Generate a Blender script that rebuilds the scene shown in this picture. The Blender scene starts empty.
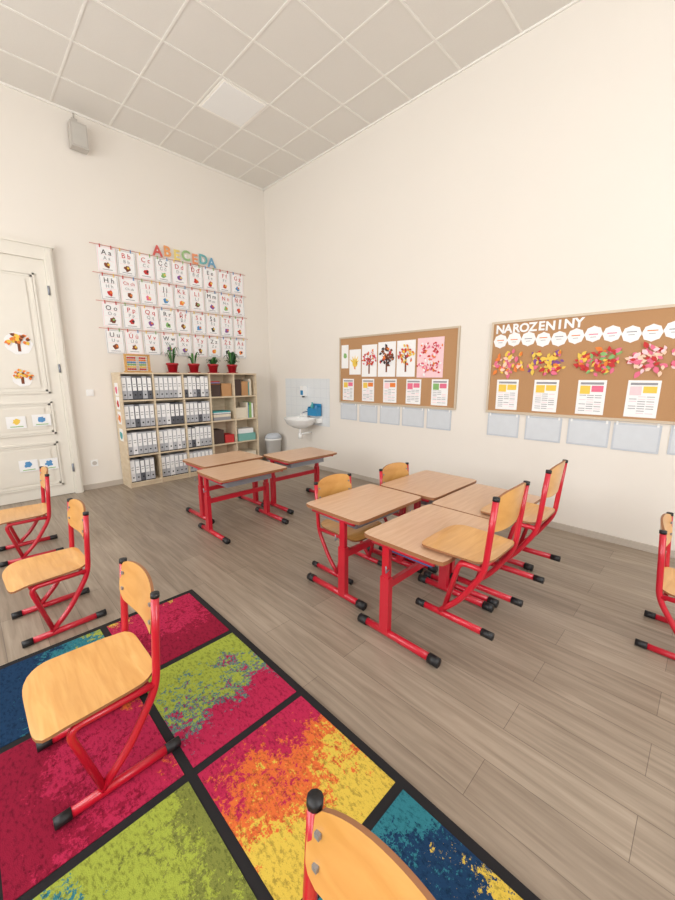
import bpy, math, random
from mathutils import Vector, Matrix
random.seed(7)
sc = bpy.context.scene
try:
    sc.view_settings.view_transform = 'Standard'
except Exception:
    pass

def lin(c):
    c = c/255.0
    return c/12.92 if c <= 0.04045 else ((c+0.055)/1.055)**2.4
def S(r, g, b): return (lin(r), lin(g), lin(b), 1.0)

# ---------------------------------------------------------------- materials
_m = {}
def base(name):
    m = bpy.data.materials.new(name); m.use_nodes = True
    nt = m.node_tree
    return m, nt, nt.nodes['Principled BSDF']
def mat(name, col, rough=0.6, metal=0.0, var=0.06, scale=12.0, bump=0.0, bscale=200.0, coat=0.0):
    if name in _m: return _m[name]
    m, nt, b = base(name)
    N = nt.nodes; L = nt.links
    tc = N.new('ShaderNodeTexCoord')
    no = N.new('ShaderNodeTexNoise'); no.inputs['Scale'].default_value = scale; no.inputs['Detail'].default_value = 4
    L.new(tc.outputs['Object'], no.inputs['Vector'])
    mx = N.new('ShaderNodeMix'); mx.data_type = 'RGBA'
    mx.inputs[6].default_value = tuple(min(1, c*(1-var)) for c in col[:3])+(1,)
    mx.inputs[7].default_value = tuple(min(1, c*(1+var)) for c in col[:3])+(1,)
    L.new(no.outputs['Fac'], mx.inputs[0]); L.new(mx.outputs[2], b.inputs['Base Color'])
    b.inputs['Roughness'].default_value = rough; b.inputs['Metallic'].default_value = metal
    b.inputs['Coat Weight'].default_value = coat
    if bump > 0:
        n2 = N.new('ShaderNodeTexNoise'); n2.inputs['Scale'].default_value = bscale
        L.new(tc.outputs['Object'], n2.inputs['Vector'])
        bp = N.new('ShaderNodeBump'); bp.inputs['Strength'].default_value = bump; bp.inputs['Distance'].default_value = 0.01
        L.new(n2.outputs['Fac'], bp.inputs['Height']); L.new(bp.outputs['Normal'], b.inputs['Normal'])
    _m[name] = m
    return m
def wood(name, c1, c2, sx=3, sy=30, sz=30, rough=0.4, coat=0.0):
    if name in _m: return _m[name]
    m, nt, b = base(name); N = nt.nodes; L = nt.links
    tc = N.new('ShaderNodeTexCoord'); mp = N.new('ShaderNodeMapping')
    mp.inputs['Scale'].default_value = (sx, sy, sz)
    no = N.new('ShaderNodeTexNoise'); no.inputs['Scale'].default_value = 1.6; no.inputs['Detail'].default_value = 6; no.inputs['Distortion'].default_value = 0.6
    cr = N.new('ShaderNodeValToRGB'); cr.color_ramp.elements[0].position = 0.3; cr.color_ramp.elements[1].position = 0.72
    cr.color_ramp.elements[0].color = c2; cr.color_ramp.elements[1].color = c1
    L.new(tc.outputs['Object'], mp.inputs['Vector']); L.new(mp.outputs['Vector'], no.inputs['Vector'])
    L.new(no.outputs['Fac'], cr.inputs['Fac']); L.new(cr.outputs['Color'], b.inputs['Base Color'])
    b.inputs['Roughness'].default_value = rough; b.inputs['Coat Weight'].default_value = coat
    _m[name] = m
    return m

WALL = mat('wall_paint', S(230, 224, 215), 0.85, var=0.012, scale=1.5, bump=0.04, bscale=60)
RED = mat('red_steel', S(188, 22, 44), 0.32, var=0.04, coat=0.3)
BLACK = mat('black_plastic', S(22, 22, 25), 0.5)
WHITE = mat('white_paper', S(240, 240, 240), 0.8, var=0.02)
WHITEG = mat('white_gloss', S(240, 240, 238), 0.2, var=0.01)
CHWOOD = wood('beech_plywood', S(220, 168, 98), S(202, 146, 76), 26, 3, 8, 0.32, 0.3)
TOPWOOD = wood('desk_laminate', S(214, 178, 146), S(200, 160, 128), 2.5, 30, 30, 0.36, 0.15)
EDGEW = mat('desk_edge', S(146, 98, 64), 0.5)
GREYM = mat('grey_metal', S(150, 155, 165), 0.4, 0.5)
DOORW = mat('door_paint', S(226, 221, 210), 0.4, var=0.02)
SHELFW = wood('birch_board', S(222, 206, 180), S(206, 186, 156), 4, 4, 14, 0.5)
CORK = mat('cork', S(180, 138, 98), 0.95, var=0.25, scale=220)
ALU = mat('pin_board_frame', S(196, 180, 158), 0.4, 0.1)
CHROME = mat('chrome', S(200, 200, 205), 0.15, 1.0)

# ---------------------------------------------------------------- mesh builder
class MB:
    def __init__(s): s.v = []; s.f = []; s.mi = []; s.sm = []; s.mats = []
    def _m(s, m):
        if m not in s.mats: s.mats.append(m)
        return s.mats.index(m)
    def raw(s, vs, fs, m, smooth=False):
        o = len(s.v); k = s._m(m)
        s.v += [tuple(p) for p in vs]
        for f in fs:
            s.f.append([i+o for i in f]); s.mi.append(k); s.sm.append(smooth)
    def box(s, a, b, m, rz=0.0):
        x0, y0, z0 = a; x1, y1, z1 = b
        vs = [(x0,y0,z0),(x1,y0,z0),(x1,y1,z0),(x0,y1,z0),(x0,y0,z1),(x1,y0,z1),(x1,y1,z1),(x0,y1,z1)]
        if rz:
            cx, cy = (x0+x1)/2, (y0+y1)/2; c, sn = math.cos(rz), math.sin(rz)
            vs = [(cx+(x-cx)*c-(y-cy)*sn, cy+(x-cx)*sn+(y-cy)*c, z) for x, y, z in vs]
        s.raw(vs, [(0,3,2,1),(4,5,6,7),(0,1,5,4),(1,2,6,5),(2,3,7,6),(3,0,4,7)], m)
    def cbox(s, c, d, m, rz=0.0):
        s.box([c[i]-d[i]/2 for i in range(3)], [c[i]+d[i]/2 for i in range(3)], m, rz)
    def lathe(s, prof, c, m, seg=24, sx=1, sy=1, smooth=True):
        vs = []; n = len(prof)
        for r, z in prof:
            for k in range(seg):
                a = 2*math.pi*k/seg
                vs.append((c[0]+r*sx*math.cos(a), c[1]+r*sy*math.sin(a), c[2]+z))
        fs = []
        for i in range(n-1):
            for k in range(seg):
                fs.append((i*seg+k, i*seg+(k+1) % seg, (i+1)*seg+(k+1) % seg, (i+1)*seg+k))
        fs.append(tuple(reversed(range(seg)))); fs.append(tuple((n-1)*seg+k for k in range(seg)))
        s.raw(vs, fs, m, smooth)
    def tube(s, pts, r, m, seg=10, fil=0.0, flat=(1, 1)):
        P = [Vector(p) for p in pts]
        if fil > 0 and len(P) > 2:
            Q = [P[0]]
            for i in range(1, len(P)-1):
                a, b, c = P[i-1], P[i], P[i+1]
                d1 = (a-b); d2 = (c-b); l = min(fil, d1.length*0.45, d2.length*0.45)
                s0 = b+d1.normalized()*l; s2 = b+d2.normalized()*l
                for k in range(6):
                    t = k/5; Q.append(s0*(1-t)**2+b*2*t*(1-t)+s2*t*t)
            Q.append(P[-1]); P = Q
        t0 = (P[1]-P[0]).normalized()
        up = Vector((0, 0, 1)) if abs(t0.z) < 0.9 else Vector((0, 1, 0))
        n = t0.cross(up).normalized(); vs = []
        for i, p in enumerate(P):
            t = (P[min(i+1, len(P)-1)]-P[max(i-1, 0)]).normalized()
            n = (n-t*n.dot(t)).normalized(); b = t.cross(n)
            for k in range(seg):
                a = 2*math.pi*k/seg
                vs.append(p+n*(math.cos(a)*r*flat[0])+b*(math.sin(a)*r*flat[1]))
        fs = []
        for i in range(len(P)-1):
            for k in range(seg):
                fs.append((i*seg+k, i*seg+(k+1) % seg, (i+1)*seg+(k+1) % seg, (i+1)*seg+k))
        fs.append(tuple(reversed(range(seg)))); fs.append(tuple((len(P)-1)*seg+k for k in range(seg)))
        s.raw(vs, fs, m, True)
    def plate(s, fn, m, medge=None, nu=16, nv=16, cr=0.1, pw=6, th=0.01, nrm=Vector((0, 0, 1))):
        top = []; bot = []
        for i in range(nu+1):
            for j in range(nv+1):
                u = -1+2*i/nu; v = -1+2*j/nv
                uu = u*(1-cr*abs(v)**pw); vv = v*(1-cr*abs(u)**pw)
                p = Vector(fn(uu, vv)); top.append(p+nrm*th/2); bot.append(p-nrm*th/2)
        w = nv+1; fs = []; n = len(top)
        for i in range(nu):
            for j in range(nv):
                a = i*w+j; q = (a, a+w, a+w+1, a+1)
                fs.append(q); fs.append(tuple(n+k for k in reversed(q)))
        s.raw(top+bot, fs, m, True)
        loop = [i*w for i in range(nu+1)]+[nu*w+j for j in range(1, nv+1)]+[i*w+nv for i in range(nu-1, -1, -1)]+[j for j in range(nv-1, 0, -1)]
        vs = [top[k] for k in loop]+[bot[k] for k in loop]; k = len(loop)
        s.raw(vs, [(i, (i+k), (i+1) % k+k, (i+1) % k) for i in range(k)], medge or m, False)
    def build(s, name, loc=(0, 0, 0), rz=0.0, parent=None):
        me = bpy.data.meshes.new(name); me.from_pydata(s.v, [], s.f)
        for m in s.mats: me.materials.append(m)
        me.polygons.foreach_set('material_index', s.mi); me.polygons.foreach_set('use_smooth', s.sm)
        me.update()
        import bmesh
        bm = bmesh.new(); bm.from_mesh(me); bmesh.ops.recalc_face_normals(bm, faces=bm.faces[:]); bm.to_mesh(me); bm.free()
        ob = bpy.data.objects.new(name, me); sc.collection.objects.link(ob)
        ob.location = loc; ob.rotation_euler = (0, 0, rz)
        if parent: ob.parent = parent
        return ob

# flat drawing frames on walls -------------------------------------------------
D = 5.85; W = 4.10; H = 4.58
class Fr:
    def __init__(s, o, u, v, n): s.o, s.u, s.v, s.n = Vector(o), Vector(u), Vector(v), Vector(n)
    def p(s, u, v, n=0.0): return s.o+s.u*u+s.v*v+s.n*n
RW = Fr((W-.002, 0, 0), (0, -1, 0), (0, 0, 1), (-1, 0, 0))     # u = -y
BW = Fr((0, D-.001, 0), (1, 0, 0), (0, 0, 1), (0, -1, 0))      # u = x
def slab(b, fr, u0, v0, u1, v1, n0, n1, m, rot=0.0):
    cu, cv = (u0+u1)/2, (v0+v1)/2; c, s_ = math.cos(rot), math.sin(rot)
    q = []
    for (u, v) in ((u0, v0), (u1, v0), (u1, v1), (u0, v1)):
        q.append((cu+(u-cu)*c-(v-cv)*s_, cv+(u-cu)*s_+(v-cv)*c))
    vs = [fr.p(u, v, n0) for u, v in q]+[fr.p(u, v, n1) for u, v in q]
    b.raw(vs, [(0,3,2,1),(4,5,6,7),(0,1,5,4),(1,2,6,5),(2,3,7,6),(3,0,4,7)], m)
def shape(b, fr, pts, n0, n1, m):
    k = len(pts)
    vs = [fr.p(u, v, n0) for u, v in pts]+[fr.p(u, v, n1) for u, v in pts]
    b.raw(vs, [tuple(range(k, 2*k))]+[(i, (i+1) % k, (i+1) % k+k, i+k) for i in range(k)], m)
def disc(b, fr, u, v, r, n0, n1, m, k=18, wob=0.0, lobes=0, sv=1.0):
    pts = []
    for i in range(k):
        a = 2*math.pi*i/k; rr = r*(1+wob*math.cos(lobes*a) if lobes else 1+wob*(random.random()-.5)*2)
        pts.append((u+rr*math.cos(a), v+rr*sv*math.sin(a)))
    shape(b, fr, pts, n0, n1, m)
def leaf(b, fr, u, v, L, ang, n0, n1, m, wd=0.3):
    pts = [(0, 0), (L*.3, L*wd*.8), (L*.6, L*wd*.7), (L, 0), (L*.6, -L*wd*.7), (L*.3, -L*wd*.8)]
    c, s_ = math.cos(ang), math.sin(ang)
    shape(b, fr, [(u+x*c-y*s_, v+x*s_+y*c) for x, y in pts], n0, n1, m)
def text(b, fr, s_, u, v, size, n0, m, bold=False, off=.03):
    cu = bpy.data.curves.new('t', 'FONT'); cu.body = s_; cu.size = size; cu.extrude = 0.0012; cu.resolution_u = 3
    if bold: cu.offset = size*off
    cu.align_x = 'CENTER'; cu.align_y = 'CENTER'
    ob = bpy.data.objects.new('t', cu); sc.collection.objects.link(ob)
    dg = bpy.context.evaluated_depsgraph_get(); dg.update()
    me = bpy.data.meshes.new_from_object(ob.evaluated_get(dg))
    b.raw([fr.p(u+q.co.x, v+q.co.y, n0+q.co.z) for q in me.vertices], [tuple(p.vertices) for p in me.polygons], m)
    bpy.data.objects.remove(ob); bpy.data.meshes.remove(me); bpy.data.curves.remove(cu)
def C(name, r, g, b_): return mat(name, S(r, g, b_), 0.75, var=0.08, scale=40)
PINK = C('paper_pink', 226, 112, 140); ORG = C('paper_orange', 230, 128, 56); YEL = C('paper_yellow', 236, 200, 84)
GRN = C('paper_green', 134, 180, 110); BLU = C('paper_blue', 84, 144, 196); PRED = C('paper_red', 194, 50, 50)
DRK = C('ink_dark', 58, 52, 56); BRN = C('paper_brown', 120, 66, 42); TEAL = C('paper_teal', 70, 160, 165)
GREY = C('ink_grey', 150, 150, 155); LGREY = C('plastic_sleeve', 192, 198, 206); PURP = C('paper_purple', 130, 76, 146)
SKIN = C('paper_peach', 245, 205, 180); LPINK = C('paper_light_pink', 245, 205, 210)
CREAM = C('paper_cream', 226, 216, 196)

# ---------------------------------------------------------------- shell
XL, YR = -2.3, -2.6
m, nt, b = base('vinyl_planks'); N = nt.nodes; L = nt.links
tc = N.new('ShaderNodeTexCoord'); mp = N.new('ShaderNodeMapping'); mp.inputs['Rotation'].default_value = (0, 0, math.pi/2)
br = N.new('ShaderNodeTexBrick'); br.inputs['Scale'].default_value = 1.0
br.inputs['Brick Width'].default_value = 1.25; br.inputs['Row Height'].default_value = 0.185
br.inputs['Mortar Size'].default_value = 0.0013; br.inputs['Mortar Smooth'].default_value = 0.3
br.inputs['Color1'].default_value = S(164, 149, 132); br.inputs['Color2'].default_value = S(148, 133, 117); br.inputs['Mortar'].default_value = S(110, 97, 84)
br.offset = 0.37
L.new(tc.outputs['Object'], mp.inputs['Vector']); L.new(mp.outputs['Vector'], br.inputs['Vector'])
mp2 = N.new('ShaderNodeMapping'); mp2.inputs['Scale'].default_value = (22, 1.4, 1)
no = N.new('ShaderNodeTexNoise'); no.inputs['Scale'].default_value = 1.5; no.inputs['Detail'].default_value = 8; no.inputs['Distortion'].default_value = 0.8
L.new(tc.outputs['Object'], mp2.inputs['Vector']); L.new(mp2.outputs['Vector'], no.inputs['Vector'])
cr = N.new('ShaderNodeValToRGB'); cr.color_ramp.elements[0].position = 0.3; cr.color_ramp.elements[0].color = (0.68, 0.66, 0.64, 1)
cr.color_ramp.elements[1].position = 0.68; cr.color_ramp.elements[1].color = (1.06, 1.06, 1.06, 1)
L.new(no.outputs['Fac'], cr.inputs['Fac'])
mx = N.new('ShaderNodeMix'); mx.data_type = 'RGBA'; mx.blend_type = 'MULTIPLY'; mx.inputs[0].default_value = 1
L.new(br.outputs['Color'], mx.inputs[6]); L.new(cr.outputs['Color'], mx.inputs[7]); L.new(mx.outputs[2], b.inputs['Base Color'])
b.inputs['Roughness'].default_value = 0.36
FLOORM = m
q = MB(); q.box((XL-.15, YR-.15, -.1), (W+.15, D+.15, 0), FLOORM); q.build('floor')

CEILM = mat('ceiling_tile', S(226, 222, 215), 0.9, var=0.06, scale=160, bump=0.2, bscale=300)
BARM = mat('ceiling_bar', S(238, 235, 228), 0.5)
q = MB(); q.box((XL-.15, YR-.15, H), (W+.15, D+.15, H+.1), CEILM); ceil = q.build('ceiling')
q = MB()
x = 3.6
while x > XL:
    q.box((x-.010, YR, H-.006), (x+.010, D, H-.0005), BARM); x -= .6
y = 5.31
while y > YR:
    q.box((XL, y-.010, H-.007), (W, y+.010, H-.0005), BARM); y -= .6
q.box((W-.02, YR, H-.02), (W, D, H-.0005), BARM); q.box((XL, D-.02, H-.02), (W, D, H-.0005), BARM)
q.build('ceiling_grid', parent=ceil)
q = MB(); LPM = mat('light_panel', S(252, 249, 242), 0.5, var=0.01)
q.box((2.425, 4.125, H-.01), (2.985, 4.695, H-.0005), LPM); q.box((2.45, 4.15, H-.014), (2.96, 4.67, H-.01), WHITEG)
q.build('ceiling_light_panel', parent=ceil)

q = MB(); q.box((W, YR-.15, 0), (W+.15, D+.15, H), WALL); q.build('wall_right')
q = MB(); q.box((XL-.15, D, 0), (W, D+.15, H), WALL); q.build('wall_back')
wins = [(-1.7, -.2), (.7, 2.2), (3.1, 4.6)]; z0, z1 = .95, 3.75
q = MB(); q.box((XL-.15, YR-.15, 0), (XL, D, z0), WALL); q.box((XL-.15, YR-.15, z1), (XL, D, H), WALL)
ys = [YR-.15]+[t for w_ in wins for t in w_]+[D]
for i in range(0, len(ys), 2): q.box((XL-.15, ys[i], z0), (XL, ys[i+1], z1), WALL)
q.build('wall_left')
wr = (0.2, 2.6)  # opening for the added rear window
q = MB(); q.box((XL, YR-.15, 0), (W, YR, z0), WALL); q.box((XL, YR-.15, z1), (W, YR, H), WALL)
q.box((XL, YR-.15, z0), (wr[0], YR, z1), WALL); q.box((wr[1], YR-.15, z0), (W, YR, z1), WALL); q.build('wall_rear')
for i, (a, c) in enumerate(wins):
    q = MB(); X0, X1 = XL-.1, XL-.04
    for (p0, p1) in (((a, z0), (a+.06, z1)), ((c-.06, z0), (c, z1)), (((a+c)/2-.04, z0), ((a+c)/2+.04, z1))): q.box((X0, p0[0], p0[1]), (X1, p1[0], p1[1]), WHITEG)
    for zz in (z0, 2.75, z1-.06): q.box((X0+.005, a, zz), (X1-.005, c, zz+.06), WHITEG)
    q.box((XL-.04, a, z0), (XL+.12, c, z0+.03), WHITEG)
    q.build('window_%d' % (i+1))
    ld = bpy.data.lights.new('daylight', 'AREA'); ld.shape = 'RECTANGLE'; ld.size = z1-z0; ld.size_y = c-a; ld.energy = (88, 98, 108)[i]; ld.color = (1.0, 0.99, 0.97)
    lo = bpy.data.objects.new('daylight_window_%d' % (i+1), ld); sc.collection.objects.link(lo)
    lo.location = (XL-.17, (a+c)/2, (z0+z1)/2); lo.rotation_euler = (0, -math.pi/2, 0)
q = MB()  # unseen rear window, added to help light the back wall
for p0, p1 in ((wr[0], wr[0]+.06), (wr[1]-.06, wr[1]), (sum(wr)/2-.04, sum(wr)/2+.04)): q.box((p0, YR-.1, z0), (p1, YR-.04, z1), WHITEG)
for zz in (z0, 2.75, z1-.06): q.box((wr[0], YR-.095, zz), (wr[1], YR-.045, zz+.06), WHITEG)
q.build('window_4')
ld = bpy.data.lights.new('daylight', 'AREA'); ld.shape = 'RECTANGLE'; ld.size = wr[1]-wr[0]; ld.size_y = z1-z0; ld.energy = 118; ld.color = (1, .99, .97)
lo = bpy.data.objects.new('daylight_window_4', ld); sc.collection.objects.link(lo)  # lamp behind the added rear window, brightens back wall and chairs
lo.location = (sum(wr)/2, YR-.17, (z0+z1)/2); lo.rotation_euler = (math.pi/2, 0, 0)
BASEM = mat('baseboard_paint', S(190, 180, 168), 0.5)
q = MB(); q.box((1.03, D-.015, 0), (W-.015, D, .07), BASEM); q.build('baseboard_back')
q = MB(); q.box((W-.015, YR, 0), (W, D, .06), BASEM); q.box((W-.022, YR, .0), (W-.015, D, .02), BASEM); q.build('baseboard_right')

w = bpy.data.worlds.new('World'); sc.world = w; w.use_nodes = True
bg = w.node_tree.nodes['Background']; bg.inputs[0].default_value = (0.75, 0.85, 1, 1); bg.inputs[1].default_value = 1.0

# ---------------------------------------------------------------- door
q = MB()
fx0, fx1, lx0, lx1, lt, ft = -.16, 1.02, -.07, .93, 2.84, 2.98
y1 = D-.001
q.box((lx1, y1-.07, 0), (fx1, y1, ft), DOORW); q.box((fx0, y1-.07, 0), (lx0, y1, ft), DOORW); q.box((lx0, y1-.07, lt), (lx1, y1, ft), DOORW)
q.box((lx1+.02, y1-.085, 0), (fx1-.02, y1-.07, ft-.02), DOORW); q.box((fx0-.02, y1-.09, ft), (fx1+.02, y1, ft+.03), DOORW)
q.box((lx0, y1-.035, 0.005), (lx1, y1, lt), DOORW)
def panel(u0, v0, u1, v1):
    n = .035
    for k, (e, hh) in enumerate(((0, .016), (.025, .008))):
        a0, b0, a1, b1 = u0+e, v0+e, u1-e, v1-e; t = .02
        slab(q, BW, a0, b0, a1, b0+t, n, n+hh, DOORW); slab(q, BW, a0, b1-t, a1, b1, n, n+hh, DOORW)
        slab(q, BW, a0, b0, a0+t, b1, n, n+hh, DOORW); slab(q, BW, a1-t, b0, a1, b1, n, n+hh, DOORW)
    slab(q, BW, u0+.09, v0+.07, u1-.09, v1-.07, n, n+.01, DOORW)
panel(.05, 1.3, .82, 2.68); panel(.05, .8, .82, 1.2); panel(.05, .14, .82, .7)
for zz in (.35, 1.6, 2.5): q.lathe([(.012, -.05), (.012, .05)], (.935, y1-.085, zz), GREYM, 8)
q.cbox((0.0, y1-.04, 1.05), (.04, .012, .22), GREYM); q.tube([(0, y1-.045, 1.1), (0, y1-.09, 1.1), (.11, y1-.09, 1.1)], .01, GREYM, fil=.01)
door = q.build('door_1')
q = MB()
for (u, v, r) in ((.585, 1.9, .15), (.57, 1.5, .11)):
    disc(q, BW, u, v-.02, r*.85, .047, .049, WHITE, 20, .05, 7)
    slab(q, BW, u-.014, v-r*.75, u+.014, v, .049, .051, BRN)
    for k in range(34):
        a = random.uniform(-.2, math.pi+.2); rr = r*random.uniform(.1, .85)
        leaf(q, BW, u+rr*math.cos(a), v+rr*.75*math.sin(a), r*.32, random.uniform(0, 6.28), .051+.0003*k, .052+.0003*k, random.choice([ORG, ORG, YEL, ORG, YEL, BRN]), .45)
for (u, v, mm) in ((.45, .97, YEL), (.69, .98, BLU), (.5, .44, BLU), (.7, .43, BLU)):
    slab(q, BW, u-.09, v-.07, u+.09, v+.07, .052, .054, WHITE)
    disc(q, BW, u, v+.01, .035, .054, .055, mm, 16, .3)
    slab(q, BW, u-.06, v-.055, u+.06, v-.045, .054, .055, GRN)
q.build('door_paper_decorations', parent=door)

# ---------------------------------------------------------------- rug
def rugmat(name, cols, axis, lo, hi, thr=(.38, .66)):
    m, nt, b = base(name); N = nt.nodes; L = nt.links
    tc = N.new('ShaderNodeTexCoord'); sp = N.new('ShaderNodeSeparateXYZ'); L.new(tc.outputs['Object'], sp.inputs[0])
    mr = N.new('ShaderNodeMapRange'); mr.inputs[1].default_value = lo; mr.inputs[2].default_value = hi; mr.clamp = True
    L.new(sp.outputs[axis], mr.inputs[0])
    n1 = N.new('ShaderNodeTexNoise'); n1.inputs['Scale'].default_value = 5; n1.inputs['Detail'].default_value = 3
    n2 = N.new('ShaderNodeTexNoise'); n2.inputs['Scale'].default_value = 36; n2.inputs['Detail'].default_value = 5; n2.inputs['Roughness'].default_value = .8
    L.new(tc.outputs['Object'], n1.inputs['Vector']); L.new(tc.outputs['Object'], n2.inputs['Vector'])
    def mth(op, a, c):
        x = N.new('ShaderNodeMath'); x.operation = op
        for i, t in enumerate((a, c)):
            if isinstance(t, (int, float)): x.inputs[i].default_value = t
            else: L.new(t, x.inputs[i])
        return x.outputs[0]
    f = mth('MULTIPLY', mr.outputs[0], .75)
    f = mth('ADD', f, mth('MULTIPLY', mth('SUBTRACT', n1.outputs['Fac'], .38), .9))
    f = mth('ADD', f, mth('MULTIPLY', mth('SUBTRACT', n2.outputs['Fac'], .5), 1.5))
    cr = N.new('ShaderNodeValToRGB'); cr.color_ramp.interpolation = 'CONSTANT'
    e = cr.color_ramp.elements; e[0].position = 0; e[0].color = cols[0]; e[1].position = thr[0]; e[1].color = cols[1]
    x = e.new(thr[1]); x.color = cols[2]
    L.new(f, cr.inputs['Fac'])
    n4 = N.new('ShaderNodeTexNoise'); n4.inputs['Scale'].default_value = 90; n4.inputs['Detail'].default_value = 3; n4.inputs['Roughness'].default_value = .8
    mp = N.new('ShaderNodeMapping'); mp.inputs['Location'].default_value = (3, 7, 1); mp.inputs['Scale'].default_value = (1, .5, 1)
    L.new(tc.outputs['Object'], mp.inputs['Vector']); L.new(mp.outputs['Vector'], n4.inputs['Vector'])
    r2 = N.new('ShaderNodeValToRGB'); r2.color_ramp.elements[0].position = .36; r2.color_ramp.elements[0].color = (.55, .55, .58, 1)
    r2.color_ramp.elements[1].position = .5; r2.color_ramp.elements[1].color = (1, 1, 1, 1)
    L.new(n4.outputs['Fac'], r2.inputs['Fac'])
    mx = N.new('ShaderNodeMix'); mx.data_type = 'RGBA'; mx.blend_type = 'MULTIPLY'; mx.inputs[0].default_value = 1
    L.new(cr.outputs['Color'], mx.inputs[6]); L.new(r2.outputs['Color'], mx.inputs[7]); L.new(mx.outputs[2], b.inputs['Base Color'])
    b.inputs['Roughness'].default_value = .95
    b.inputs['Specular IOR Level'].default_value = .1
    bp = N.new('ShaderNodeBump'); bp.inputs['Strength'].default_value = .4; bp.inputs['Distance'].default_value = .01
    n3 = N.new('ShaderNodeTexNoise'); n3.inputs['Scale'].default_value = 350; L.new(tc.outputs['Object'], n3.inputs['Vector'])
    L.new(n3.outputs['Fac'], bp.inputs['Height']); L.new(bp.outputs['Normal'], b.inputs['Normal'])
    return m
yel = S(212, 182, 76); lime = S(156, 168, 68); mag = S(180, 42, 78); crim = S(140, 28, 54); org = S(214, 106, 56); tea = S(50, 118, 130); nav = S(30, 58, 90); olive = S(122, 128, 62)
xs = [.98, .435, -.12, -.675, -1.23]; ysr = [2.45, 1.86, 1.225, .64, .05, -.55]
spec = {
 (0,0): ([crim, mag, yel], 'Y', (.5, .95)), (0,1): ([mag, tea, lime], 'Y', (.40, .5)), (0,2): ([yel, org, mag], 'Y', (.42, .68)), (0,3): ([yel, nav, tea], 'Y', (.3, .66)),
 (1,0): ([nav, tea, lime], 'X', (.5, .82)), (1,1): ([crim, mag, org], 'X', (.45, .95)), (1,2): ([tea, lime, olive], 'X', (.22, .72)), (1,3): ([org, mag, crim], 'X', (.3, .7)),
 (2,0): ([tea, nav, org], 'Y', (.3, .7)), (2,1): ([tea, lime, yel], 'X', (.3, .6)), (2,2): ([mag, org, yel], 'X', (.3, .6)), (2,3): ([nav, tea, lime], 'Y', (.3, .6)),
}
allc = list(spec.values())
q = MB(); rb = mat('rug_black', S(20, 17, 20), .95)
q.box((xs[-1]-.02, ysr[-1]-.02, .001), (xs[0]+.02, ysr[0]+.02, .011), rb)
for i in range(4):
    for j in range(5):
        cols, ax, thr = spec.get((i, j), allc[(i*3+j*5) % len(allc)])
        x1_, x0_ = xs[i]-.018, xs[i+1]+.018; y1_, y0_ = ysr[j]-.018, ysr[j+1]+.018
        lo_, hi_ = (x0_, x1_) if ax == 'X' else (y0_, y1_)
        mm = rugmat('rug_patch_%d_%d' % (i, j), cols, 'XYZ'.index(ax), lo_, hi_, thr)
        q.box((x0_, y0_, .011), (x1_, y1_, .014), mm)
q.build('patchwork_rug')

# ---------------------------------------------------------------- chair
def chair(x, y, rz, z=0.0, hung=False):
    q = MB()
    for sgn in (-1, 1):
        yy = .188*sgn
        q.tube([(-.17, yy, .02), (.19, yy, .02)], .0155, RED, flat=(1, 1.2))
        q.tube([(-.20, yy, .02), (-.15, yy, .02)], .0195, BLACK); q.tube([(.165, yy, .02), (.22, yy, .02)], .0195, BLACK)
        q.tube([(.182, yy, .69), (.165, yy, .46), (.155, yy, .32), (.04, yy, .13), (-.06, yy, .03)], .015, RED, fil=.08)
        q.tube([(.182, yy, .685), (.183, yy, .702)], .0165, BLACK)
        if hung: q.tube([(.15, yy, .335), (.03, yy, .335), (-.04, yy, .04)], .0135, RED, fil=.04)
        else: q.tube([(.15, yy, .335), (-.13, yy, .335), (-.05, yy, .03)], .0135, RED, fil=.05)
    q.tube([(.13, -.185, .325), (.13, .185, .325)], .011, RED)
    bx_ = .03 if hung else -.10
    q.tube([(bx_, -.185, .325), (bx_, .185, .325)], .011, RED)
    def seat(u, v):
        z = .360 - .012*(1-u*u)*(1-v*v)
        if u < -.5: z -= .035*((-u-.5)/.5)**2*(.3 if hung else 1)
        if u > .7: z += .012*((u-.7)/.3)
        return (-.02+u*.195, v*(.198-.010*u), z)
    q.plate(seat, CHWOOD, EDGEW, 18, 14, .12, 6, .011)
    def back(u, v):
        xx = .176+(v*.095)*.12 + .028*(1-u*u)-.01
        return (xx, u*.190, .612+v*.096+.014*(1-u*u)*(1 if v > 0 else 0)*abs(v))
    q.plate(back, CHWOOD, EDGEW, 16, 8, .14, 4, .011, Vector((1, 0, -.12)).normalized())
    for sgn in (-1, 1):
        for zz in (.58, .65): q.cbox((.163+(zz-.6)*.1, .165*sgn, zz), (.008, .012, .012), GREYM)
    return q.build('school_chair', (x, y, z), rz)
RZ = .0145
chair(.235, 1.56, 0, RZ); chair(.262, 2.77, math.radians(2)); chair(.265, 4.06, math.radians(-2)); chair(.195, .25, 0, RZ)
HZ = .605-.340+.003
chair(1.83, .82, -math.pi/2, HZ, True); chair(2.54, .82, -math.pi/2+.03, HZ, True)
chair(2.05, 1.915, math.pi/2); chair(2.73, 1.82, math.pi/2-.04)
chair(2.73, -.075, math.pi/2)

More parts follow.
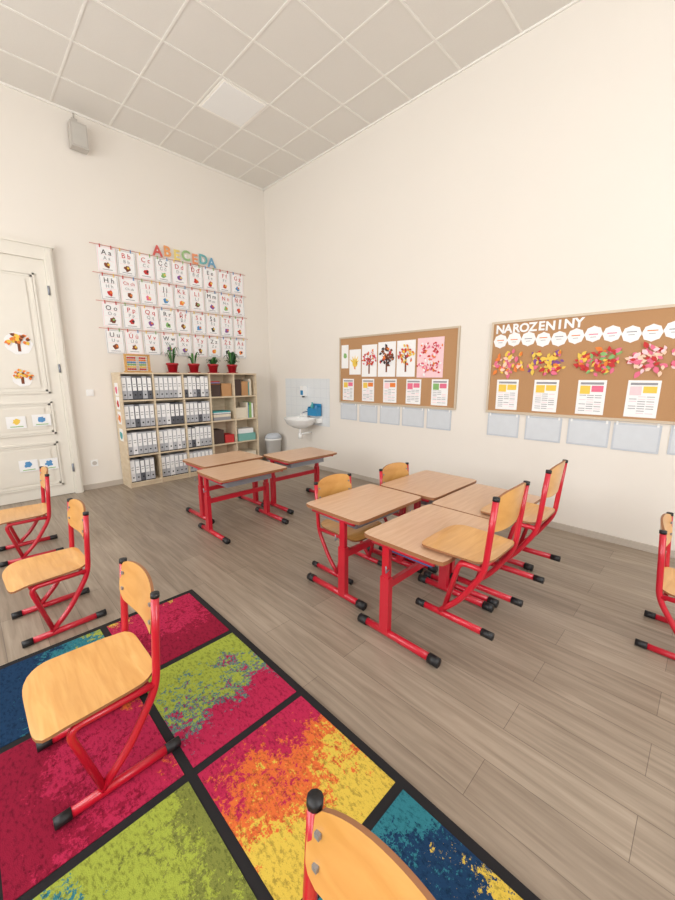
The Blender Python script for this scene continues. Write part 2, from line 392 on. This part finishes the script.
# ---------------------------------------------------------------- desks
def desk(x, y, seat=1, rz=0.0, blue=False):
    q = MB(); s_ = seat; TZ = .605
    def top(u, v): return (u*.365, v*.265, TZ-.011)
    q.plate(top, TOPWOOD, EDGEW, 24, 24, .035, 14, .022)
    for sg in (-1, 1):
        X = .335*sg; ly = -.10*s_; fy = -.02*s_
        q.tube([(X, fy-.235, .028), (X, fy+.235, .028)], .023, RED, flat=(.9, 1.0))
        for e in (-1, 1): q.tube([(X, fy+e*.215, .027), (X, fy+e*.275, .025)], .027, BLACK)
        q.box((X-.019, ly-.03, .03), (X+.019, ly+.03, .38), RED)
        q.box((X-.014, ly-.023, .38), (X+.014, ly+.023, TZ-.04), RED)
        q.tube([(X, -.2, TZ-.038), (X, .2, TZ-.038)], .015, RED)
        q.lathe([(.010, -.003), (.010, .003)], (X, ly+.0, .385), BLACK, 10)
        q.tube([(X+.02*sg, ly+.03*s_, .44), (X+.045*sg, ly+.03*s_, .43), (X+.045*sg, ly+.03*s_, .47)], .004, GREYM, 6)
    q.box((-.32, -.10*s_-.012, .30), (.32, -.10*s_+.012, .345), RED)
    q.box((-.33, -.19, TZ-.05), (.33, -.165, TZ-.023), RED)
    TR = C('tray_blue', 70, 95, 150) if blue else GREYM
    q.box((-.25, -.13, TZ-.115), (.25, .19, TZ-.108), TR); q.box((-.25, -.13, TZ-.108), (-.244, .19, TZ-.023), TR)
    q.box((.244, -.13, TZ-.108), (.25, .19, TZ-.023), TR); q.box((-.244, -.136*1, TZ-.115), (.244, -.13, TZ-.05), TR)
    return q.build('school_desk', (x, y, 0), rz)
desk(2.03, 1.74, 1); desk(1.93, 1.10, -1, blue=True); desk(2.785, 1.66, 1); desk(2.675, 1.10, -1)
desk(2.02, 3.83, 1, .03); desk(1.90, 3.23, -1); desk(2.79, 3.41, -1, -.02)

# ---------------------------------------------------------------- bookshelf
q = MB(); Y0, Y1 = 5.5, D-.017; X0 = 1.52; cw = .41; tp = 1.555
for k in range(6): q.box((X0+k*cw-.01, Y0, 0), (X0+k*cw+.01, Y1, tp-.02), SHELFW)
lv = [.05, .425, .80, 1.175, tp-.02]
for z in lv: q.box((X0-.012, Y0-.003 if z > 1.5 else Y0+.004, z), (X0+5*cw+.012, Y1, z+.02), SHELFW)
q.box((X0, Y1-.006, .05), (X0+5*cw, Y1, tp-.02), SHELFW); q.box((X0, Y0+.02, 0), (X0+5*cw, Y0+.035, .05), SHELFW)
shelf = q.build('bookshelf')
SP = [mat('binder_grey', S(176, 178, 184), .6, var=.2, scale=90), mat('binder_white', S(226, 226, 228), .6), mat('binder_dark', S(84, 86, 94), .6, var=.2, scale=90)]
q = MB()
def binder(x, z, w, m):
    h = .31; yf = Y0+.02
    q.box((x, yf, z), (x+w-.003, Y0+.29, z+h), m)
    q.box((x+.006, yf-.0015, z+.12), (x+w-.009, yf, z+h-.02), WHITE)
    q.box((x+.012, yf-.002, z+.2), (x+w-.016, yf-.0015, z+.21), GREY); q.box((x+.012, yf-.002, z+.17), (x+w-.02, yf-.0015, z+.176), DRK)
    vs = [(x+w/2+.011*math.cos(a*math.pi/5), yf-.002, z+.065+.011*math.sin(a*math.pi/5)) for a in range(10)]
    q.raw(vs, [tuple(range(10))], BLACK)
    q.box((x, yf-.001, z), (x+w-.003, yf, z+.012), BLACK)
for c in range(3):
    for r in range(4):
        x = X0+c*cw+.014; n = 6
        for k in range(n):
            if c == 0 and r == 0 and k == 5: continue
            binder(x+k*.0635, lv[r]+.021, .062, random.choice([SP[0], SP[1], SP[0], SP[0], SP[2]]))
q.build('lever_arch_binders')
q = MB()
cols = [CREAM, WHITE, BRN, GREY, BLU, TEAL, WHITE, PRED, CREAM, DRK, GRN, WHITE, ORG, GREY]
def books(x, z, n, hmax=.27):
    xx = x
    for k in range(n):
        w_ = random.uniform(.012, .035); h = random.uniform(.2, hmax)
        q.box((xx, Y0+.05, z), (xx+w_-.001, Y0+.26, z+h), random.choice(cols)); xx += w_
def stack(x, z, n, w=.3):
    zz = z
    for k in range(n):
        t = random.uniform(.008, .026); o = random.uniform(-.008, .008)
        q.box((x+o, Y0+.03, zz), (x+w+o, Y0+.27, zz+t-.001), random.choice(cols)); zz += t
a4, a5 = X0+3*cw+.02, X0+4*cw+.02
DARKBOX = mat('dark_box', S(72, 54, 48), .7); BASK = mat('teal_basket', S(120, 176, 168), .6); KRAFT = mat('kraft_box', S(186, 140, 96), .8)
q.box((a4, Y0+.04, lv[3]+.021), (a4+.17, Y0+.28, lv[3]+.2), DARKBOX); q.box((a4+.19, Y0+.04, lv[3]+.021), (a4+.36, Y0+.28, lv[3]+.22), KRAFT); stack(a4+.0, lv[3]+.201, 3, .16)
q.box((a5, Y0+.03, lv[3]+.021), (a5+.12, Y0+.28, lv[3]+.28), DARKBOX); q.box((a5+.13, Y0+.03, lv[3]+.021), (a5+.25, Y0+.28, lv[3]+.25), KRAFT); books(a5+.26, lv[3]+.021, 3)
stack(a4+.02, lv[2]+.021, 7, .3); q.box((a5+.0, Y0+.03, lv[2]+.021), (a5+.2, Y0+.28, lv[2]+.2), CREAM); books(a5+.21, lv[2]+.021, 5)
q.box((a4+.0, Y0+.03, lv[1]+.021), (a4+.18, Y0+.27, lv[1]+.24), DARKBOX); q.box((a4+.2, Y0+.03, lv[1]+.021), (a4+.36, Y0+.27, lv[1]+.15), PRED)
q.box((a5+.02, Y0+.02, lv[1]+.021), (a5+.35, Y0+.27, lv[1]+.14), BASK); q.box((a5+.04, Y0+.05, lv[1]+.141), (a5+.33, Y0+.25, lv[1]+.22), WHITE)
stack(a4+.02, lv[0]+.021, 7, .32); q.box((a5+.02, Y0+.02, lv[0]+.021), (a5+.35, Y0+.27, lv[0]+.2), CREAM)
q.build('school_books_and_boxes')
q = MB()
SD = Fr((X0-.0105, Y1, 0), (0, -1, 0), (0, 0, 1), (-1, 0, 0))
for (v, mm) in ((1.15, PRED), (.95, ORG), (.72, TEAL), (1.33, PINK)):
    slab(q, SD, .1, v-.08, .24, v+.09, .0, .002, WHITE); disc(q, SD, .17, v, .05, .002, .003, mm, 12, .3)
q.build('taped_drawings', parent=shelf)

# plants
POT = mat('red_pot', S(166, 26, 36), .35); SOIL = mat('soil', S(50, 34, 24), .95)
LG = mat('leaf_green', S(58, 112, 48), .5, var=.3, scale=20); LG2 = mat('leaf_dark', S(40, 82, 50), .5, var=.3)
def blade(q, c, ang, L, h, w, m):
    d = Vector((math.cos(ang), math.sin(ang), 0)); s_ = Vector((-d.y, d.x, 0)); vs = []; fs = []
    for i in range(7):
        t = i/6; p = Vector(c)+d*(L*t)+Vector((0, 0, h*math.sin(t*math.pi*.75)*1.1)); ww = w*math.sin(math.pi*min(.97, t*.85+.15))
        vs += [p-s_*ww, p+s_*ww+Vector((0, 0, .002))]
    for i in range(6): fs.append((2*i, 2*i+2, 2*i+3, 2*i+1))
    q.raw(vs, fs, m, True)
for (x, kind) in ((2.27, 0), (2.59, 1), (2.90, 2), (3.23, 3)):
    q = MB()
    q.lathe([(.055, 0), (.076, .11), (.085, .11), (.085, .138), (.074, .138), (.072, .12)], (0, 0, 0), POT, 20)
    q.lathe([(.071, .115), (.071, .122)], (0, 0, 0), SOIL, 16); q.lathe([(.085, 0), (.09, .012)], (0, 0, 0), POT, 20)
    n = (18, 16, 22, 26)[kind]
    for k in range(n):
        a = random.uniform(0, 6.28)
        Lh = (random.uniform(.03, .14), random.uniform(.03, .12), random.uniform(.07, .14), random.uniform(.05, .14))[kind]
        hh = (random.uniform(.12, .26), random.uniform(.08, .18), random.uniform(.04, .12), random.uniform(.05, .2))[kind]
        blade(q, (.02*math.cos(a), .02*math.sin(a), .12), a, Lh, hh, (.009, .016, .022, .022)[kind], LG2 if k % 3 == 0 else LG)
    q.build('potted_plant', (x, 5.66, tp+.0005))
q = MB(); TW = wood('toy_wood', S(214, 170, 104), S(190, 140, 78), 5, 5, 20)
q.box((-.17, -.04, 0), (.17, .04, .02), TW); q.box((-.17, -.012, .02), (-.145, .012, .22), TW); q.box((.145, -.012, .02), (.17, .012, .22), TW); q.box((-.17, -.014, .22), (.17, .014, .245), TW)
for r, mm in enumerate((PRED, YEL, GRN, BLU, ORG, PRED)):
    z = .045+r*.03; q.tube([(-.145, 0, z), (.145, 0, z)], .002, GREYM, 6)
    for k in range(9): q.lathe([(.004, -.012), (.012, -.006), (.012, .006), (.004, .012)], (-.125+k*.023+(.045 if k > 4 else 0), 0, z), mm, 8)
q.build('wooden_abacus', (1.80, 5.66, tp+.0005), .15)

# ---------------------------------------------------------------- alphabet chart
q = MB()
letters = "A B C Č D Ď E F G H Ch I J K L M N Ň O P Q R Ř S Š T Ť U Ú V W X Y Z Ž Á".split()
x0c, zt = 1.49, 3.15; cwid, chei = .238, .342
for r in range(4):
    zz = zt-r*chei
    q.tube([tuple(BW.p(x0c-.06, zz+.006, .012)), tuple(BW.p(x0c+9*cwid+.03, zz+.006, .012))], .0025, PRED, 5)
    for c in range(9):
        u = x0c+c*cwid+.008+random.uniform(-.006, .006); v = zz-.006; rt = random.uniform(-.03, .03); l = letters[r*9+c]
        slab(q, BW, u, v-.31, u+.22, v, .008, .0095, WHITE, rt)
        slab(q, BW, u+.008, v-.302, u+.212, v-.008, .0095, .010, GREY if (r+c) % 2 else LPINK, rt); slab(q, BW, u+.013, v-.297, u+.207, v-.013, .010, .0105, WHITE, rt)
        text(q, BW, l+' '+l.lower(), u+.11, v-.07, .085 if len(l) == 1 else .06, .0118, PRED if (r*9+c) % 3 else DRK)
        text(q, BW, l+' '+l.lower(), u+.11, v-.14, .06 if len(l) == 1 else .045, .0118, GREY)
        for vv in (.095, .165): slab(q, BW, u+.03, v-vv-.006, u+.19, v-vv-.003, .0105, .011, LPINK)
        mm = random.choice([PRED, ORG, BRN, GRN, BLU, BRN, PURP, PRED, PINK, DRK])
        disc(q, BW, u+.11, v-.222, .034, .0105, .012, mm, 14, .3); disc(q, BW, u+.124, v-.215, .015, .012, .013, random.choice([YEL, DRK, ORG, GRN]), 10, .2)
        slab(q, BW, u+.05, v-.28, u+.165, v-.272, .0105, .0115, GREY)
        for pu in (.04, .17): slab(q, BW, u+pu-.005, v-.02, u+pu+.005, v+.022, .0105, .018, random.choice([PRED, YEL, GRN, BLU]))
q.build('alphabet_card_chart')
PG = [C('felt_red', 206, 96, 90), C('felt_orange', 230, 160, 104), C('felt_yellow', 232, 210, 130), C('felt_green', 150, 186, 130), C('felt_peach', 226, 150, 110), C('felt_teal', 110, 174, 176), C('felt_blue', 110, 160, 190)]
q = MB()
for k, ch in enumerate("ABECEDA"):
    text(q, BW, ch, 2.26+k*.135, 3.235+(.012 if k % 2 else -.008), .19, .02, PG[k], True)
    slab(q, BW, 2.25+k*.135, 3.20, 2.27+k*.135, 3.26, .0, .019, WHITE)
q.build('abeceda_letter_garland')

q = MB(); SPK = mat('speaker_grey', S(190, 184, 176), .5)
q.box((1.34, D-.15, 4.15), (1.51, D-.03, 4.41), SPK); q.box((1.355, D-.155, 4.17), (1.495, D-.15, 4.39), mat('speaker_grill', S(202, 198, 190), .7, bump=.6, bscale=400))
q.box((1.39, D-.03, 4.2), (1.45, D-.001, 4.5), SPK); q.tube([(1.42, D-.01, 4.42), (1.42, D-.01, H-.02)], .006, SPK, 6)
q.build('wall_speaker')
q = MB(); q.box((1.20, D-.010, 1.25), (1.285, D-.001, 1.335), WHITEG); q.box((1.21, D-.016, 1.26), (1.275, D-.010, 1.325), WHITEG); q.build('light_switch')
q = MB(); q.box((1.15, D-.012, .31), (1.235, D-.001, .395), WHITEG)
vs = [(1.1925+.028*math.cos(a*math.pi/10), D-.0125, .3525+.028*math.sin(a*math.pi/10)) for a in range(20)]; q.raw(vs, [tuple(range(20))], SPK); q.build('power_outlet')

# ---------------------------------------------------------------- pin boards
def board(u0, name):
    q = MB(); u1 = u0+1.90; v0, v1 = 1.12, 2.06
    slab(q, RW, u0+.02, v0+.02, u1-.02, v1-.02, 0, .012, CORK)
    for a in ((u0, v0, u1, v0+.022), (u0, v1-.022, u1, v1)): slab(q, RW, *a, 0, .02, ALU)
    for a in ((u0, v0+.022, u0+.022, v1-.022), (u1-.022, v0+.022, u1, v1-.022)): slab(q, RW, *a, 0, .02, ALU)
    return q
def sheet(q, u, v, hdr):
    slab(q, RW, u-.11, v-.155, u+.11, v+.155, .013, .0145, WHITE, random.uniform(-.015, .015))
    slab(q, RW, u-.09, v+.115, u+.09, v+.135, .0145, .0152, GREY)
    mm0 = random.choice(hdr); mm1 = random.choice([LPINK, YEL, GRN, PINK])
    slab(q, RW, u-.09, v+.03, u-.01, v+.105, .0145, .0152, mm1); slab(q, RW, u+.0, v+.05, u+.09, v+.105, .0145, .0152, mm0)
    for r in range(8):
        for c in range(3):
            if random.random() < .85:
                slab(q, RW, u-.088+c*.06, v+.015-r*.02, u-.036+c*.06, v+.021-r*.02, .0145, .0152, random.choice([GREY, GREY, LPINK]))
def pockets(us, name):
    q = MB()
    for u in us:
        dz = random.uniform(-.006, .006)
        slab(q, RW, u-.165, .865+dz, u+.165, 1.105+dz, 0.001, .004, LGREY); slab(q, RW, u-.15, .88+dz, u+.15, 1.09+dz, .004, .005, mat('sleeve_sheet', S(206, 211, 216), .3))
        for c in (u-.14, u+.14): slab(q, RW, c-.008, 1.085, c+.008, 1.118, .005, .008, WHITEG)
    q.build(name)
q = board(-4.04, 'a'); cu = [-3.86, -3.48, -3.10, -2.73, -2.36]
for u in cu: sheet(q, u, 1.315, [PRED, PINK, ORG])
def hand(q, u, v, s_, m, n):
    disc(q, RW, u, v, s_*.4, n, n+.001, m, 14, .05)
    for k in range(5): leaf(q, RW, u, v, s_*(1.0 if k else .8), .6+k*.48, n+.0002*k, n+.001+.0002*k, m, .14)
def tree(q, u, v, R, pal, n, lf=.05, trunk=True):
    if trunk:
        slab(q, RW, u-.012, v-.21, u+.012, v, .0145, .016, BRN)
        for a in (.7, 1.2, 1.9, 2.5): leaf(q, RW, u, v-.05, R*.9, a, .0148, .016, BRN, .06)
    for k in range(n):
        a = random.uniform(0, 6.28); rr = R*math.sqrt(random.random())
        leaf(q, RW, u+rr*math.cos(a), v+rr*.95*math.sin(a), random.uniform(.7, 1.2)*lf, random.uniform(0, 6.28), .0162+.0002*k, .0168+.0002*k, random.choice(pal), .38)
slab(q, RW, -4.0, 1.62, -3.86, 1.95, .013, .0145, WHITE); disc(q, RW, -3.925, 1.8, .035, .0145, .0155, GRN, 12, .2)
slab(q, RW, -3.84, 1.53, -3.62, 1.88, .013, .0145, WHITE); hand(q, -3.73, 1.68, .12, YEL, .0145); leaf(q, RW, -3.73, 1.60, .05, 1.57, .016, .017, ORG)
slab(q, RW, -3.60, 1.50, -3.33, 1.93, .013, .0145, WHITE); tree(q, -3.465, 1.75, .115, [PRED, PRED, ORG, PINK], 40, .04)
slab(q, RW, -3.31, 1.50, -3.02, 1.95, .013, .0145, WHITE); tree(q, -3.165, 1.77, .12, [BRN, DRK, BRN, PRED, ORG, DRK], 44, .055)
slab(q, RW, -3.00, 1.50, -2.72, 1.95, .013, .0145, WHITE); tree(q, -2.86, 1.77, .11, [PRED, ORG, ORG, PRED, YEL], 46, .045)
slab(q, RW, -2.69, 1.49, -2.33, 1.96, .013, .0145, LPINK)
for (du, dv) in ((-.09, .1), (.09, .1), (0, -.02), (-.1, -.13), (.09, -.12)): tree(q, -2.51+du, 1.73+dv, .075, [PRED, PINK, PRED, WHITE, ORG], 20, .04, False)
q.build('pin_board')
pockets(cu, 'plastic_document_sleeves')
q = board(-1.78, 'b'); cu2 = [-1.57, -1.20, -.82, -.45, -.08]
for u in cu2: sheet(q, u, 1.315, [PINK, GRN, YEL, PRED])
for k, ch in enumerate("NAROZENINY"):
    text(q, RW, ch, -1.69+k*.079, 1.975+random.uniform(-.004, .004), .115, .015, WHITE, True, .035)
for k in range(13):
    u = -1.68+k*.137
    disc(q, RW, u, 1.862+.012*math.sin(k*1.3), .067, .013, .0145, WHITE, 24, .06, 8)
    slab(q, RW, u-.035, 1.867, u+.035, 1.875, .0145, .0152, random.choice([PINK, GREY, ORG])); slab(q, RW, u-.022, 1.845, u+.022, 1.850, .0145, .0152, GREY)
pals = [[ORG, YEL, PINK, SKIN], [PRED, PURP, YEL, PINK, ORG, YEL], [PRED, PINK, GRN, ORG, PRED, YEL], [PINK, PRED, SKIN, PINK, LPINK], [YEL, GRN, ORG]]
for i, u in enumerate([-1.585, -1.21, -.80, -.43, -.05]):
    for k in range(80):
        a = random.uniform(0, 6.28); rr = .14*math.sqrt(random.random())
        leaf(q, RW, u+rr*1.15*math.cos(a), 1.635+rr*.72*math.sin(a), random.uniform(.035, .07), random.uniform(0, 6.28), .014+.00025*k, .0148+.00025*k, random.choice(pals[i]), .35)
q.build('pin_board')
pockets([-1.59, -1.195, -.81, -.455, -.07], 'plastic_document_sleeves')

# ---------------------------------------------------------------- washbasin corner
TILE = mat('splash_panel', S(222, 226, 228), .25, var=.02)
q = MB(); slab(q, RW, -5.38, .72, -4.27, 1.47, 0, .006, TILE)
for v in (.87, 1.02, 1.17, 1.32): slab(q, RW, -5.38, v-.0015, -4.27, v+.0015, .006, .0065, LGREY)
for k in range(1, 8): slab(q, RW, -5.38+k*.15, .72, -5.377+k*.15, 1.47, .006, .0065, LGREY)
q.build('splashback_tiles')
q = MB(); bx, by, bz = W-.255, 4.70, .845
q.lathe([(.03, -.17), (.12, -.15), (.24, -.09), (.288, -.01), (.295, 0), (.282, .004), (.25, -.02), (.19, -.09), (.08, -.125), (.02, -.13)], (bx, by, bz), WHITEG, 36, .8, 1.0)
q.box((W-.12, by-.27, bz-.07), (W-.010, by+.27, bz+.004), WHITEG); q.box((W-.03, by-.27, bz+.004), (W-.010, by+.27, bz+.04), WHITEG)
q.lathe([(.022, 0), (.022, .07), (.018, .08)], (W-.07, by, bz+.004), CHROME, 14)
q.tube([(W-.07, by, bz+.06), (W-.09, by, bz+.10), (W-.20, by, bz+.09), (W-.205, by, bz+.06)], .011, CHROME, fil=.03)
q.tube([(W-.07, by, bz+.08), (W-.06, by, bz+.11), (W-.11, by, bz+.135)], .007, CHROME, fil=.02)
q.lathe([(.03, 0), (.03, .09)], (bx, by, bz-.33), WHITEG, 14)
q.tube([(bx, by, bz-.15), (bx, by, bz-.28)], .016, WHITEG); q.tube([(bx, by, bz-.26), (W-.1, by, bz-.25), (W-.010, by, bz-.25)], .016, WHITEG, fil=.02)
q.build('washbasin')
BL = mat('blue_plastic', S(40, 130, 180), .35)
q = MB(); q.box((W-.09, 4.80, 1.19), (W-.010, 4.88, 1.35), WHITEG); q.box((W-.094, 4.81, 1.205), (W-.09, 4.87, 1.28), BL); q.box((W-.075, 4.825, 1.165), (W-.045, 4.855, 1.19), BLACK); q.build('soap_dispenser')
q = MB(); q.box((-.05, -.11, 0), (.05, .11, .012), BL); q.box((-.05, -.11, .012), (-.043, .11, .12), BL); q.box((.043, -.11, .012), (.05, .11, .19), BL); q.box((-.043, -.11, .012), (.043, -.103, .14), BL); q.box((-.043, .103, .012), (.043, .11, .14), BL)
q.lathe([(.028, 0), (.028, .15), (.012, .17), (.012, .2)], (0, .05, .013), TEAL, 14); q.lathe([(.025, 0), (.025, .13), (.01, .15)], (0, -.04, .013), BLU, 14)
q.build('toiletry_caddy', (W-.085, 4.54, bz+.041))
q = MB()
q.lathe([(.12, 0), (.15, .40), (.158, .40), (.158, .43), (.15, .43)], (0, 0, 0), WHITEG, 24, 1, .85)
q.lathe([(.156, .43), (.15, .47), (.10, .51), (.02, .52)], (0, 0, 0), LGREY, 24, 1, .85)
q.build('waste_bin', (3.88, 5.5, 0))

# ---------------------------------------------------------------- camera
cd = bpy.data.cameras.new('camera'); cam = bpy.data.objects.new('camera', cd); sc.collection.objects.link(cam)
cd.sensor_fit = 'HORIZONTAL'; cd.sensor_width = 36; cd.lens = 377*36/675; cd.clip_start = .02
cam.location = (0, 0, 1.5); cam.rotation_euler = (math.radians(79), 0, math.radians(-45))
sc.camera = cam
